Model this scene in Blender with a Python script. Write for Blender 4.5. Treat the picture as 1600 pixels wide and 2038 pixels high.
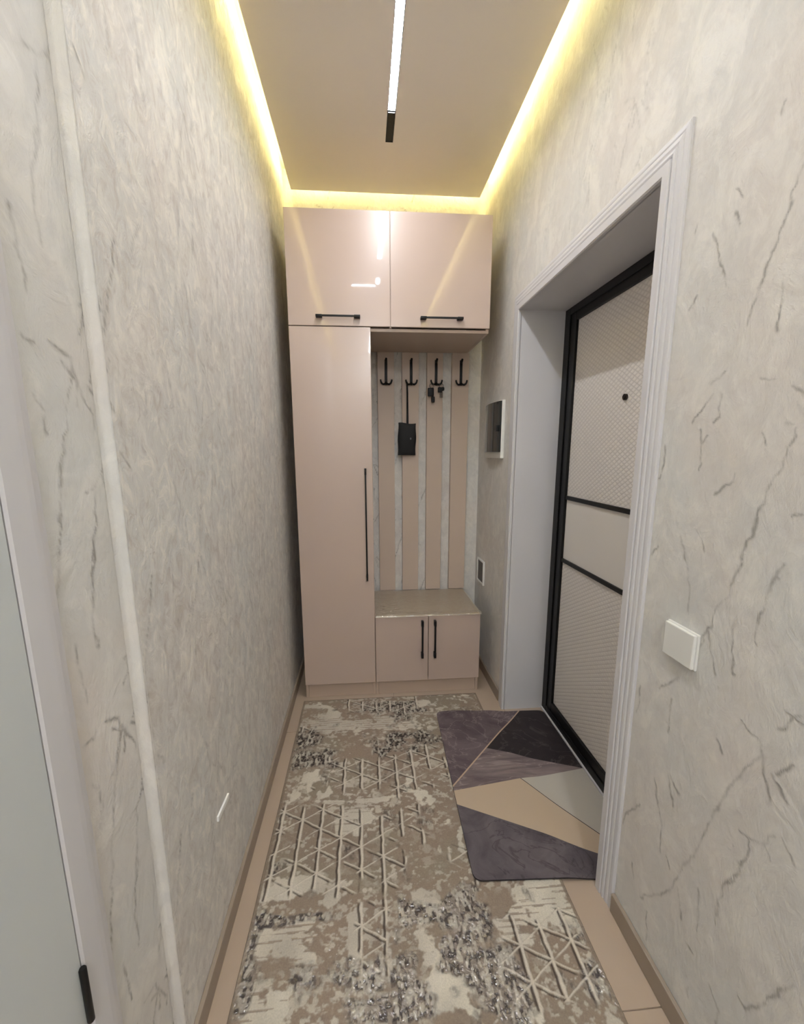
import bpy, bmesh, math, random
import numpy as np
from mathutils import Matrix, Vector

for o in list(bpy.data.objects):
    bpy.data.objects.remove(o, do_unlink=True)
random.seed(4)
S = bpy.context.scene
COL = S.collection

# ------------------------------------------------------------------ camera
F, PITCH, YAW, ROLL, CAMH, CX, CY = 851.7, 0.1819, 0.0789, -0.0043, 1.4115, 793.8, 1055.1
c_, s_ = math.cos, math.sin
FW = Vector((s_(YAW) * c_(PITCH), c_(YAW) * c_(PITCH), -s_(PITCH)))
RT0 = Vector((c_(YAW), -s_(YAW), 0))
UP0 = RT0.cross(FW)
RT = RT0 * c_(ROLL) + UP0 * s_(ROLL)
UP = -RT0 * s_(ROLL) + UP0 * c_(ROLL)
cam_d = bpy.data.cameras.new('camera')
cam = bpy.data.objects.new('camera', cam_d)
COL.objects.link(cam)
M = Matrix((RT, UP, -FW)).transposed().to_4x4()
M.translation = Vector((0, 0, CAMH))
cam.matrix_world = M
cam_d.sensor_fit = 'AUTO'
cam_d.sensor_width = 36
cam_d.lens = F * 36 / 2038
cam_d.shift_x = (800 - CX) / 2038
cam_d.shift_y = (CY - 1019) / 2038
cam_d.clip_start = 0.02
S.camera = cam

# ------------------------------------------------------------------ world, exposure, lamp and fill strengths
w = bpy.data.worlds.new('world')
S.world = w
w.use_nodes = True
w.node_tree.nodes['Background'].inputs[0].default_value = (0.9, 0.95, 1.0, 1)
w.node_tree.nodes['Background'].inputs[1].default_value = 0.05
S.view_settings.view_transform = 'Standard'
S.view_settings.look = 'None'
S.view_settings.exposure = 1.15
S.view_settings.gamma = 1.0
S.view_settings.use_curve_mapping = False
LAMP, COVE, FILL = 54.0, 17.0, 50.0

def px_x(u, v, x):
    """pixel -> point on the plane X = x (a side wall)"""
    d = FW + RT * ((u - CX) / F) - UP * ((v - CY) / F)
    t = x / d.x
    return d.y * t, CAMH + d.z * t

# ------------------------------------------------------------------ room dimensions (metres)
XL, XR, YB, H = -0.433, 0.748, 2.80, 2.861      # left wall, right wall, back wall, ceiling
XN, YS = -0.453, 0.80                            # recessed near part of the left wall, its step
Y0 = -2.3                                        # end of the hall behind the camera
GAP = 0.05
DY1, DY2, DZ, DX = 1.125, 2.1056, 2.06, 0.968    # entrance opening and its frame plane
D = 2.30                                         # cabinet fronts

# ------------------------------------------------------------------ helpers
def lin(c):
    return tuple(((x / 255 + 0.055) / 1.055) ** 2.4 if x > 10 else x / 255 / 12.92 for x in c) + (1,)

def mat(name, rgb, rough=0.5, metal=0.0, spec=0.5, coat=0.0, coat_rough=0.05):
    m = bpy.data.materials.new(name)
    m.use_nodes = True
    b = m.node_tree.nodes['Principled BSDF']
    b.inputs['Base Color'].default_value = lin(rgb)
    b.inputs['Roughness'].default_value = rough
    b.inputs['Metallic'].default_value = metal
    b.inputs['Specular IOR Level'].default_value = spec
    b.inputs['Coat Weight'].default_value = coat
    b.inputs['Coat Roughness'].default_value = coat_rough
    return m

class N:
    """tiny node-graph helper"""
    def __init__(s, m):
        s.t = m.node_tree; s.b = s.t.nodes['Principled BSDF']
    def add(s, typ, ins=None, **kw):
        n = s.t.nodes.new(typ)
        for k, v in kw.items(): setattr(n, k, v)
        for k, v in (ins or {}).items():
            if hasattr(v, 'is_output'): s.t.links.new(v, n.inputs[k])
            else: n.inputs[k].default_value = v
        return n
    def math(s, op, a, b=0.0, c=None):
        ins = {0: a, 1: b}
        if c is not None: ins[2] = c
        return s.add('ShaderNodeMath', ins, operation=op).outputs[0]
    def mix(s, fac, a, b):
        n = s.t.nodes.new('ShaderNodeMix'); n.data_type = 'RGBA'
        for i, v in ((0, fac), (6, a), (7, b)):
            if hasattr(v, 'is_output'): s.t.links.new(v, n.inputs[i])
            else: n.inputs[i].default_value = v
        return n.outputs[2]
    def noise(s, vec, scale, detail=4, rough=0.5, dist=0.0):
        return s.add('ShaderNodeTexNoise', {'Vector': vec, 'Scale': scale, 'Detail': detail, 'Roughness': rough, 'Distortion': dist}).outputs['Fac']
    def ramp(s, fac, lo, hi):
        return s.add('ShaderNodeMapRange', {0: fac, 1: lo, 2: hi}).outputs[0]
    def coord(s):
        return s.add('ShaderNodeTexCoord').outputs['Object']
    def bump(s, h, strength, dist, chain=None):
        n = s.add('ShaderNodeBump', {'Height': h, 'Strength': strength, 'Distance': dist})
        if chain is not None: s.t.links.new(chain, n.inputs['Normal'])
        return n.outputs[0]
    def set(s, name, sock):
        s.t.links.new(sock, s.b.inputs[name])

def tint(name, rgb, amount=0.06, scale=8.0, **kw):
    """plain material with a very soft procedural tone variation and fine grain"""
    m = mat(name, rgb, **kw)
    g = N(m); co = g.coord()
    n = g.noise(co, scale, 3)
    a = tuple(max(0, x * (1 - amount)) for x in lin(rgb)[:3]) + (1,)
    b = tuple(min(1, x * (1 + amount)) for x in lin(rgb)[:3]) + (1,)
    g.set('Base Color', g.mix(n, a, b))
    return m

def emit(name, rgb, strength):
    m = mat(name, rgb)
    b = m.node_tree.nodes['Principled BSDF']
    b.inputs['Emission Color'].default_value = lin(rgb)
    b.inputs['Emission Strength'].default_value = strength
    return m

def link(name, me, parent=None, mats=None, loc=(0, 0, 0)):
    o = bpy.data.objects.new(name, me)
    COL.objects.link(o)
    o.location = loc
    if mats is not None:
        for m in (mats if isinstance(mats, (list, tuple)) else [mats]):
            if m.name not in [x.name for x in me.materials if x]: me.materials.append(m)
    if parent is not None:
        o.parent = parent
        base = Vector((0, 0, 0)); p = parent
        while p is not None:
            base += p.location if p.parent is None else Vector((0, 0, 0))
            p = p.parent
        wl = WORLD[parent.name]
        o.matrix_parent_inverse = Matrix.Translation(-wl)
    WORLD[o.name] = Vector(loc)
    return o
WORLD = {}

def tag(o, label, cat, group=None, kind=None):
    o['label'] = label; o['category'] = cat
    if group: o['group'] = group
    if kind: o['kind'] = kind
    return o

def empty(name, loc, label, cat, group=None, kind=None):
    o = bpy.data.objects.new(name, None)
    COL.objects.link(o); o.location = loc; o.empty_display_size = 0.05
    WORLD[o.name] = Vector(loc)
    return tag(o, label, cat, group, kind)

def bm_box(bm, lo, hi, bevel=0.0, seg=2):
    r = bmesh.ops.create_cube(bm, size=1)
    vs = r['verts']
    lo, hi = Vector(lo), Vector(hi)
    for v in vs:
        v.co = Vector(((lo[i] + hi[i]) / 2 + v.co[i] * (hi[i] - lo[i]) for i in range(3)))
    if bevel > 0:
        es = list({e for v in vs for e in v.link_edges})
        bmesh.ops.bevel(bm, geom=es, offset=bevel, segments=seg, affect='EDGES', profile=0.5)

def finish(name, bm, m, parent=None, smooth=False, origin=None):
    bmesh.ops.recalc_face_normals(bm, faces=bm.faces)
    if origin is None:
        xs = [v.co for v in bm.verts]
        lo = Vector((min(v[i] for v in xs) for i in range(3))); hi = Vector((max(v[i] for v in xs) for i in range(3)))
        origin = Vector(((lo.x + hi.x) / 2, (lo.y + hi.y) / 2, lo.z))
    origin = Vector(origin)
    for v in bm.verts: v.co -= origin
    me = bpy.data.meshes.new(name); bm.to_mesh(me); bm.free()
    if smooth:
        for p in me.polygons: p.use_smooth = True
        me.set_sharp_from_angle(angle=math.radians(40))
    return link(name, me, parent, m, origin)

def box(name, lo, hi, m, parent=None, bevel=0.0015, seg=2):
    bm = bmesh.new(); bm_box(bm, lo, hi, bevel, seg)
    return finish(name, bm, m, parent)

def boxes(name, lst, m, parent=None, bevel=0.0015, seg=1):
    bm = bmesh.new()
    for lo, hi in lst: bm_box(bm, lo, hi, bevel, seg)
    return finish(name, bm, m, parent)

def bm_tube(bm, pts, radii, seg=10, flat=1.0):
    pts = [Vector(p) for p in pts]
    if not isinstance(radii, (list, tuple)): radii = [radii] * len(pts)
    rings = []
    ref = Vector((0, 0, 1))
    for i, p in enumerate(pts):
        t = (pts[min(i + 1, len(pts) - 1)] - pts[max(i - 1, 0)]).normalized()
        a = t.cross(ref)
        if a.length < 1e-3: a = t.cross(Vector((0, 1, 0)))
        a.normalize(); b = t.cross(a).normalized()
        rings.append([bm.verts.new(p + a * (radii[i] * math.cos(2 * math.pi * k / seg)) + b * (radii[i] * flat * math.sin(2 * math.pi * k / seg))) for k in range(seg)])
    for r0, r1 in zip(rings, rings[1:]):
        for k in range(seg):
            bm.faces.new((r0[k], r0[(k + 1) % seg], r1[(k + 1) % seg], r1[k]))
    bm.faces.new(rings[0][::-1]); bm.faces.new(rings[-1])

def bm_torus(bm, c, R, r, axis='y', n=20, k=8):
    rings = []
    for i in range(n):
        a = 2 * math.pi * i / n
        ring = []
        for j in range(k):
            b = 2 * math.pi * j / k
            q = R + r * math.cos(b)
            u, v, z = q * math.cos(a), q * math.sin(a), r * math.sin(b)
            p = {'y': (u, z, v), 'x': (z, u, v), 'z': (u, v, z)}[axis]
            ring.append(bm.verts.new(Vector(c) + Vector(p)))
        rings.append(ring)
    for i in range(n):
        for j in range(k):
            bm.faces.new((rings[i][j], rings[(i + 1) % n][j], rings[(i + 1) % n][(j + 1) % k], rings[i][(j + 1) % k]))

def grid_arrays(P):
    """P (n, m, 3) -> vertices, quads"""
    n, m = P.shape[:2]
    idx = np.arange(n * m).reshape(n, m)
    q = np.stack([idx[:-1, :-1], idx[1:, :-1], idx[1:, 1:], idx[:-1, 1:]], -1).reshape(-1, 4)
    return P.reshape(-1, 3), q

def mesh_np(name, V, Q, attrs=None, smooth=True):
    me = bpy.data.meshes.new(name)
    me.vertices.add(len(V)); me.vertices.foreach_set('co', np.asarray(V, np.float32).ravel())
    me.loops.add(Q.size); me.loops.foreach_set('vertex_index', Q.astype(np.int32).ravel())
    me.polygons.add(len(Q))
    me.polygons.foreach_set('loop_start', np.arange(0, Q.size, 4, dtype=np.int32))
    me.update(calc_edges=True)
    if smooth: me.polygons.foreach_set('use_smooth', np.ones(len(Q), bool))
    for k, a in (attrs or {}).items():
        if a.ndim == 1:
            me.attributes.new(k, 'FLOAT', 'POINT').data.foreach_set('value', a.astype(np.float32))
        else:
            c = np.ones((len(a), 4), np.float32); c[:, :3] = a
            me.attributes.new(k, 'FLOAT_COLOR', 'POINT').data.foreach_set('color', c.ravel())
    me.validate(); me.update()
    return me

def vnoise(x, y, scale, seed):
    """smooth value noise in 0..1"""
    r = np.random.default_rng(seed).random((128, 128))
    x = x * scale + 1000.37; y = y * scale + 1000.71
    i, j = np.floor(x).astype(int), np.floor(y).astype(int)
    fx, fy = x - i, y - j
    fx = fx * fx * (3 - 2 * fx); fy = fy * fy * (3 - 2 * fy)
    i0, i1, j0, j1 = i % 128, (i + 1) % 128, j % 128, (j + 1) % 128
    return (r[i0, j0] * (1 - fx) + r[i1, j0] * fx) * (1 - fy) + (r[i0, j1] * (1 - fx) + r[i1, j1] * fx) * fy

def fbm(x, y, scale, seed, octv=4, gain=0.5):
    s = 0; a = 1; t = 0
    for k in range(octv):
        s = s + a * vnoise(x, y, scale * 2 ** k, seed + k); t += a; a *= gain
    return s / t

# ------------------------------------------------------------------ wallpaper
def wallpaper():
    m = mat('wallpaper', (214, 208, 198), rough=0.5, spec=0.35)
    g = N(m); co = g.coord()
    st = g.add('ShaderNodeMapping', {'Vector': co, 'Scale': (1, 1, 0.75)}).outputs[0]
    big = g.ramp(g.noise(st, 3.2, 3, 0.5, 0.3), 0.35, 0.65)
    mid = g.ramp(g.noise(st, 11, 6, 0.62, 0.6), 0.40, 0.62)
    fine = g.noise(st, 42, 5, 0.6, 0.4)
    c = g.mix(big, lin((218, 217, 213)), lin((223, 216, 209)))
    blot = g.math('MULTIPLY', g.ramp(g.noise(st, 8.5, 7, 0.66, 0.9), 0.50, 0.60), 0.50)
    c = g.mix(g.math('MULTIPLY', mid, 0.30), c, lin((208, 206, 202)))
    rl = g.add('ShaderNodeAttribute', attribute_name='relief_glint').outputs['Fac']  # scales the bump and the grazing-view glints painted into the colour
    fl_ = g.noise(st, 24, 6, 0.65, 1.0)
    flk = g.math('MULTIPLY', g.ramp(fl_, 0.52, 0.62), g.math('MULTIPLY', rl, 0.65))
    c = g.mix(blot, c, lin((236, 232, 225)))
    c = g.mix(g.math('MULTIPLY', g.ramp(fl_, 0.47, 0.36), g.math('MULTIPLY', rl, 0.55)), c, lin((197, 187, 179)))
    c = g.mix(flk, c, lin((242, 236, 227)))
    c = g.mix(g.math('MULTIPLY', g.ramp(fine, 0.52, 0.75), 0.30), c, lin((204, 198, 192)))
    at = g.add('ShaderNodeAttribute', attribute_name='vein').outputs['Fac']
    vb = g.math('MULTIPLY', at, g.ramp(g.noise(co, 60, 3, 0.6), 0.22, 0.50))
    c = g.mix(g.math('MINIMUM', g.math('MULTIPLY', vb, 1.0), 0.8), c, lin((146, 142, 136)))
    g.set('Base Color', c)
    h = g.math('ADD', g.math('MULTIPLY', g.noise(st, 8.5, 7, 0.66, 0.9), 1.0), g.math('MULTIPLY', fine, 0.45))
    h = g.math('SUBTRACT', h, g.math('MULTIPLY', at, 0.15))
    h = g.math('ADD', h, g.math('MULTIPLY', g.math('MULTIPLY', fl_, rl), 0.9))
    g.set('Normal', g.bump(h, 0.45, 0.012))
    g.set('Roughness', g.math('SUBTRACT', 0.58, g.math('MULTIPLY', blot, 0.25)))
    return m
WP = wallpaper()

# veins read off the right wall (pixels), turned into wall coordinates (y, z)
def crop(pts, ox, oy, k): return [(ox + x * k, oy + y * k) for x, y in pts]
C6 = [[(1040,378),(1090,440),(1140,500),(1140,560),(1060,620),(1030,680),(960,760),(920,830),(890,890),(860,950),(830,1010),(780,1110),(720,1170),(700,1220),(640,1300),(590,1330),(480,1340)],
 [(1150,560),(1160,640),(1175,720),(1195,790),(1185,830)], [(1330,620),(1240,665)], [(1215,665),(1250,740),(1285,830)],
 [(1035,988),(1090,1030),(1160,1045),(1220,1020)], [(1165,1040),(1190,1140)],
 [(1090,1045),(1050,1140),(1010,1200),(960,1260),(930,1310),(905,1370),(895,1490)], [(1010,1200),(1005,1250),(960,1260)],
 [(560,690),(585,860),(600,950),(590,1090)], [(640,670),(660,840)], [(650,670),(690,770)], [(690,1290),(710,1470)], [(800,1300),(790,1520)],
 [(1270,1030),(1330,1170)], [(480,180),(475,270),(460,320)], [(655,260),(645,360),(635,430)],
 [(1330,1830),(1220,1890),(1120,1950),(1060,1965),(1025,1900)], [(860,1830),(900,1930),(920,1985),(890,2030)],
 [(1280,320),(1320,345),(1360,340)], [(1320,345),(1290,390),(1240,430)], [(1320,345),(1381,400)],
 [(740,1830),(735,1880)], [(735,1590),(770,1650)], [(520,1430),(510,1570)], [(590,190),(690,130)], [(910,490),(930,555)], [(385,940),(400,880),(480,830)],
 [(440,1160),(445,1240)], [(620,1110),(640,1190)]]
C5 = [[(1420,450),(1380,540),(1330,660),(1270,750),(1210,900),(1180,980),(1130,1110),(1100,1180),(1070,1290),(1030,1370),(1010,1420),(950,1500),(920,1590),(860,1690),(845,1720)],
 [(905,1620),(920,1740),(940,1860)], [(1060,1540),(1040,1720),(1040,1860),(1060,1870)], [(1340,1230),(1300,1310),(1250,1390),(1205,1540),(1185,1600),(1185,1700)],
 [(1300,1310),(1320,1325)], [(740,1060),(780,1230),(795,1370),(785,1520)], [(840,1030),(865,1110),(875,1160)], [(920,260),(860,340),(805,410)],
 [(980,240),(960,330),(965,385),(930,420)], [(860,450),(870,520),(860,600),(850,680)], [(900,490),(870,540)], [(650,540),(640,660),(620,730)], [(1390,955),(1456,940)],
 [(1200,160),(1280,155)], [(1390,205),(1456,235)], [(1220,460),(1235,540)], [(1350,405),(1400,430)], [(1070,700),(1050,740),(1000,780),(940,840)],
 [(610,1120),(570,1180)], [(1000,110),(920,185)]]
C4 = [[(1600,850),(1560,960),(1510,1130),(1460,1280),(1400,1430),(1340,1580),(1290,1720)], [(1120,1240),(1160,1400),(1185,1520)], [(1240,1120),(1270,1190)],
 [(1240,1010),(1290,1040)], [(1480,1500),(1465,1750)], [(1035,1190),(1020,1240)], [(1030,1570),(990,1640)], [(1500,540),(1480,600)]]
RV, TILE = [], []
for ps in C6:
    q = [px_x(u, v, XR) for u, v in crop(ps, 1100, 1300, 0.3621)]
    RV.append(q); TILE.append([(-y, z) for y, z in q])
for ps in C5: RV.append([px_x(u, v, XR) for u, v in crop(ps, 1100, 700, 0.3434)])
for ps in C4: RV.append([px_x(u, v, XR) for u, v in crop(ps, 1000, 0, 0.375)])
REP = 0.615
for q in list(RV[:len(C6)]):                      # the same print higher up, out of sharp view
    for k in range(4): RV.append([(y - 0.53, z + k * REP - .2) for y, z in q])
    for k in range(4): RV.append([(y + 0.62, z + k * REP + 0.27) for y, z in q])   # next strip, beyond the casing
LV = []
for du in (1.42, 1.42 - 0.53, 1.95, 2.48, 3.01):
    for k in range(-1, 4):
        if abs(du - 1.42) < .01: dz = 0.085 + k * REP
        else: dz = 0.085 + k * REP + (du * 7.3 % REP)
        for q in TILE: LV.append(([(u + du, z + dz) for u, z in q], 0.85 if abs(du - 1.42) < .01 else 0.42))
RV = [(q, .85 if i < len(C6) + len(C5) + len(C4) else .6 if q[0][0] < .4 else .35) for i, q in enumerate(RV)]

def paint_veins(ys, zs, veins):
    V = np.zeros((len(ys), len(zs)))
    dy, dz = ys[1] - ys[0], zs[1] - zs[0]
    Yg, Zg = np.meshgrid(ys, zs, indexing='ij')
    A = Yg + (fbm(Yg, Zg, 45, 3, 3) - .5) * .014
    B = Zg + (fbm(Yg, Zg, 45, 9, 3) - .5) * .014
    wid = 0.0018 + 0.0026 * fbm(Yg, Zg, 28, 21, 2) ** 2
    amp = np.clip((fbm(Yg, Zg, 22, 31, 3) - .22) * 2.6, .38, 1)
    for q, s in veins:
        for (y0, z0), (y1, z1) in zip(q, q[1:]):
            i0 = int((min(y0, y1) - .02 - ys[0]) / dy); i1 = int((max(y0, y1) + .02 - ys[0]) / dy) + 2
            j0 = int((min(z0, z1) - .02 - zs[0]) / dz); j1 = int((max(z0, z1) + .02 - zs[0]) / dz) + 2
            i0, j0 = max(i0, 0), max(j0, 0)
            if i1 <= i0 or j1 <= j0 or i0 >= len(ys) or j0 >= len(zs): continue
            sl = (slice(i0, i1), slice(j0, j1))
            a, b = A[sl] - y0, B[sl] - z0
            ex, ez = y1 - y0, z1 - z0
            t = np.clip((a * ex + b * ez) / (ex * ex + ez * ez + 1e-12), 0, 1)
            d = np.hypot(a - t * ex, b - t * ez)
            V[sl] = np.maximum(V[sl], s * amp[sl] * np.exp(-(d / wid[sl]) ** 2))
    return V

def wall_panel(x, y0, y1, z0, z1, step, veins, flip, relief_glint=.3):
    ny, nz = max(2, int(round((y1 - y0) / step)) + 1), max(2, int(round((z1 - z0) / step)) + 1)
    ys, zs = np.linspace(y0, y1, ny), np.linspace(z0, z1, nz)
    Yg, Zg = np.meshgrid(ys, zs, indexing='ij')
    V = paint_veins(ys, zs, veins) if veins else np.zeros((ny, nz))
    Pn = np.stack([np.full_like(Yg, x), Yg, Zg], -1)
    v, q = grid_arrays(Pn)
    if flip: q = q[:, ::-1]
    return v, q, V.ravel(), np.full(V.size, relief_glint)

def join_panels(name, panels, label):
    off = 0; vs, qs, at, rl = [], [], [], []
    for v, q, a, e in panels:
        vs.append(v); qs.append(q + off); at.append(a); rl.append(e); off += len(v)
    me = mesh_np(name, np.concatenate(vs), np.concatenate(qs), {'vein': np.concatenate(at), 'relief_glint': np.concatenate(rl)}, smooth=False)
    o = link(name, me, None, WP)
    return tag(o, label, 'wall', kind='structure')

HT = H + 0.13                                     # walls run on up into the light cove
wl_ = [wall_panel(XL, YS, YB, 0, HT, 0.006, LV, True, 1.0),  # far left wall: painted grazing glints at full strength
       wall_panel(XN, 0.60, YS, 0, HT, 0.004, LV, True, .12),
       wall_panel(XN, -0.30, 0.60, 2.06, HT, 0.05, None, True),
       wall_panel(XN, Y0, -0.30, 0, HT, 0.05, None, True)]
# rounded step between the two planes of the left wall
ny = 7; zs = np.linspace(0, HT, 500)
prof = [(XN, YS - 0.012), (XN + .002, YS - 0.005), (XN + .005, YS - .0015), (XN + .010, YS), (XL - .005, YS), (XL - .0015, YS + .0015), (XL, YS + .005)]
Pn = np.array([[(px, py, z) for z in zs] for px, py in prof])
Pn[0, :, 0] += 0.0004; Pn[-1, :, 0] += 0.0004
v, q = grid_arrays(Pn)
wl_.append((v, q[:, ::-1], np.zeros(len(v)), np.full(len(v), .1)))
join_panels('wall_left', wl_, 'left hall wall in grey beige marbled wallpaper with fine dark veins')

CW = 0.08
wr_ = [wall_panel(XR, 0.42, DY1 - .02, 0, HT, 0.003, RV, False),
       wall_panel(XR, DY1 - .02, DY2 + .02, DZ + .02, HT, 0.006, RV, False),
       wall_panel(XR, DY2 + .02, YB, 0, HT, 0.006, RV, False),
       wall_panel(XR, -.45, 0.42, 0, HT, 0.006, RV, False),
       wall_panel(XR, Y0, -.45, 0, HT, 0.05, None, False)]
join_panels('wall_right', wr_, 'right hall wall in marbled wallpaper around the entrance door')

ys = np.linspace(XN, XR, 200); zs = np.linspace(0, HT, 420)
Yg, Zg = np.meshgrid(ys, zs, indexing='ij')
v, q = grid_arrays(np.stack([Yg, np.full_like(Yg, YB), Zg], -1))
Vb = paint_veins(ys, zs, [([(u - 2.6 + 3.01 + .05, z + k * REP + .1) for u, z in t], .9) for t in TILE for k in range(-1, 4)] + [([(u + .95, z + k * REP + .1) for u, z in t], .9) for t in TILE for k in range(-1, 4)])
me = mesh_np('wall_back', v, q, {'vein': Vb.ravel(), 'relief_glint': np.full(Vb.size, .4)}, smooth=False)
tag(link('wall_back', me, None, WP), 'wallpapered end wall behind the hallway cabinets', 'wall', kind='structure')
box_wall = box('wall_front', (XN, Y0 - .05, 0), (XR, Y0, HT), WP, bevel=0)
tag(box_wall, 'wall closing the hall behind the viewer', 'wall', kind='structure')

# ------------------------------------------------------------------ ceiling and light cove
M_CEIL = tint('ceiling_paint', (243, 234, 224), 0.02, 3, rough=0.45, spec=0.3)
M_WHITE = tint('white_paint', (214, 212, 214), 0.015, 6, rough=0.35, spec=0.4)
M_SLAB = tint('cove_plaster', (228, 222, 205), 0.03, 5, rough=0.8)
LX = 0.146
def ceiling_panel():
    """dropped panel with slots cut out for the recessed lights"""
    holes = [(LX - .018, LX + .018, .40, 2.338), (-.37, LX - .018, .443, .477), (0.10, 0.20, -2.2, -.95)]
    ex = sorted({XL + GAP, XR - GAP} | {h[0] for h in holes} | {h[1] for h in holes})
    ey = sorted({Y0 + .05, YB - GAP} | {h[2] for h in holes} | {h[3] for h in holes})
    bm = bmesh.new(); V = {}
    def vt(x, y, z):
        k = (round(x, 4), round(y, 4), round(z, 4))
        if k not in V: V[k] = bm.verts.new((x, y, z))
        return V[k]
    solid = {}
    for i in range(len(ex) - 1):
        for j in range(len(ey) - 1):
            mx, my = (ex[i] + ex[i + 1]) / 2, (ey[j] + ey[j + 1]) / 2
            solid[i, j] = not any(h[0] < mx < h[1] and h[2] < my < h[3] for h in holes)
    z0, z1 = H, H + .02
    for (i, j), ok in solid.items():
        if not ok: continue
        a, b, c, d = ex[i], ex[i + 1], ey[j], ey[j + 1]
        bm.faces.new((vt(a, c, z0), vt(a, d, z0), vt(b, d, z0), vt(b, c, z0)))
        bm.faces.new((vt(a, c, z1), vt(b, c, z1), vt(b, d, z1), vt(a, d, z1)))
        for di, dj, p, q in ((-1, 0, (a, c), (a, d)), (1, 0, (b, d), (b, c)), (0, -1, (b, c), (a, c)), (0, 1, (a, d), (b, d))):
            if not solid.get((i + di, j + dj), False):
                bm.faces.new((vt(*p, z0), vt(*p, z1), vt(*q, z1), vt(*q, z0)))
    return finish('ceiling', bm, M_CEIL)
tag(ceiling_panel(), 'smooth beige dropped ceiling floating clear of the walls', 'ceiling', kind='structure')
tag(box('ceiling', (XN - .05, Y0 - .05, HT), (XR + .05, YB + .05, HT + .05), M_SLAB, bevel=0), 'upper plaster ceiling seen through the lit gap', 'ceiling', kind='structure')
M_LED = emit('led_yellow', (255, 243, 168), COVE)
def led(lo, hi, label):
    tag(box('led_strip', lo, hi, M_LED, bevel=0), label, 'light strip', 'yellow light strips hidden above the ceiling edge')
zl = HT - .022
led((XL + GAP + .004, Y0 + .1, zl), (XL + GAP + .014, YB - GAP - .03, zl + .008), 'warm yellow light strip glowing along the left ceiling edge')
led((XR - GAP - .014, Y0 + .1, zl), (XR - GAP - .004, YB - GAP - .03, zl + .008), 'warm yellow light strip glowing along the right ceiling edge')
led((XL + GAP + .03, YB - GAP - .014, zl), (XR - GAP - .03, YB - GAP - .004, zl + .008), 'warm yellow light strip glowing above the cabinet')

# ------------------------------------------------------------------ ceiling lamp and added fill light
M_BLACK = tint('black_metal', (13, 12, 12), 0.2, 30, rough=0.45, spec=0.35)
M_LAMP = emit('lamp_diffuser', (246, 249, 255), LAMP)
M_FILL = emit('fill_diffuser', (240, 247, 255), FILL)
REC = .011
def channel(lo, hi, parent, name='track'):
    """black recessed channel: two sides, two ends and a top"""
    (a, c), (b, d) = lo, hi; k = .0022; zt_ = H + .026; z0_ = H + .0004
    boxes(name, [((a, c, z0_), (a + k, d, zt_)), ((b - k, c, z0_), (b, d, zt_)), ((a + k, c, z0_), (b - k, c + k, zt_)), ((a + k, d - k, z0_), (b - k, d, zt_)), ((a + k, c + k, zt_ - .004), (b - k, d - k, zt_))], M_BLACK, parent, 0)
t = empty('track_light', (LX, 1.3, H), 'slim black ceiling track with a bright white light bar', 'ceiling light')
channel((LX - .0175, .4005), (LX + .0175, 2.3375), t)
box('track_cover', (LX - .015, 2.160, H + .002), (LX + .015, 2.335, H + .006), M_BLACK, t, .0005)
for a, b in ((.98, 2.158), (.47, .57)): box('light_bar', (LX - .0152, a, H + REC), (LX + .0152, b, H + .021), M_LAMP, t, 0)
channel((-.3695, .4435), (LX - .0185, .4765), t)
box('light_bar', (-.08, .446, H + .0008), (LX - .021, .474, H + .021), M_LAMP, t, 0)
t = empty('fill_light', (0.15, -1.55, H), 'added unseen white fill light in the ceiling behind the viewer', 'ceiling light')  # unseen lamp added as fill from behind the camera
channel((.1005, -2.1995), (.1995, -.9505), t, 'housing')
box('light_bar', (.104, -2.18, H + .006), (.196, -.97, H + .021), M_FILL, t, 0)

# ------------------------------------------------------------------ floor
def tile_mat():
    m = mat('beige_tile', (206, 188, 166), rough=0.28, spec=0.5)
    g = N(m); co = g.add('ShaderNodeNewGeometry').outputs['Position']
    n = g.noise(co, 5, 5, 0.6, 0.5)
    c = g.mix(n, lin((176, 156, 137)), lin((190, 172, 154)))
    g.set('Base Color', c)
    return m
M_TILE = tile_mat()
M_GROUT = tint('grout', (168, 152, 136), 0.06, 60, rough=0.9)
fl = boxes('floor', [((XN - .02, Y0 - .05, -.06), (XR + .0, YB + .02, -.004)), ((XR, DY1 - .02, -.06), (DX + .06, DY2 + .02, -.004))], M_GROUT, bevel=0)
tag(fl, 'beige tiled hallway floor', 'floor', kind='structure')
def tile(x0, x1, y0, y1):
    key = (round(x1 - x0, 3), round(y1 - y0, 3)); g = .0015
    if key not in TILES:
        bm = bmesh.new(); bm_box(bm, (g, g, -.0042), (key[0] - g, key[1] - g, 0), 0)
        top = [e for e in bm.edges if all(abs(v.co.z) < 1e-6 for v in e.verts)]
        bmesh.ops.bevel(bm, geom=top, offset=.0012, segments=1, affect='EDGES')
        me = bpy.data.meshes.new('tile'); bm.to_mesh(me); bm.free(); me.materials.append(M_TILE); TILES[key] = me
    link('tile', TILES[key], fl, None, (x0, y0, 0))
TILES = {}
yj = [Y0] + [0.807 + 1.2 * k for k in range(-2, 2)] + [YB]
for a, b in zip(yj, yj[1:]):
    for x0, x1 in ((XN, .148), (.148, XR)): tile(x0, x1, a, b)
for a, b in ((DY1 - .004, 1.407), (1.407, 2.007), (2.007, DY2 + .004)): tile(XR, DX + .02, a, b)

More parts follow.
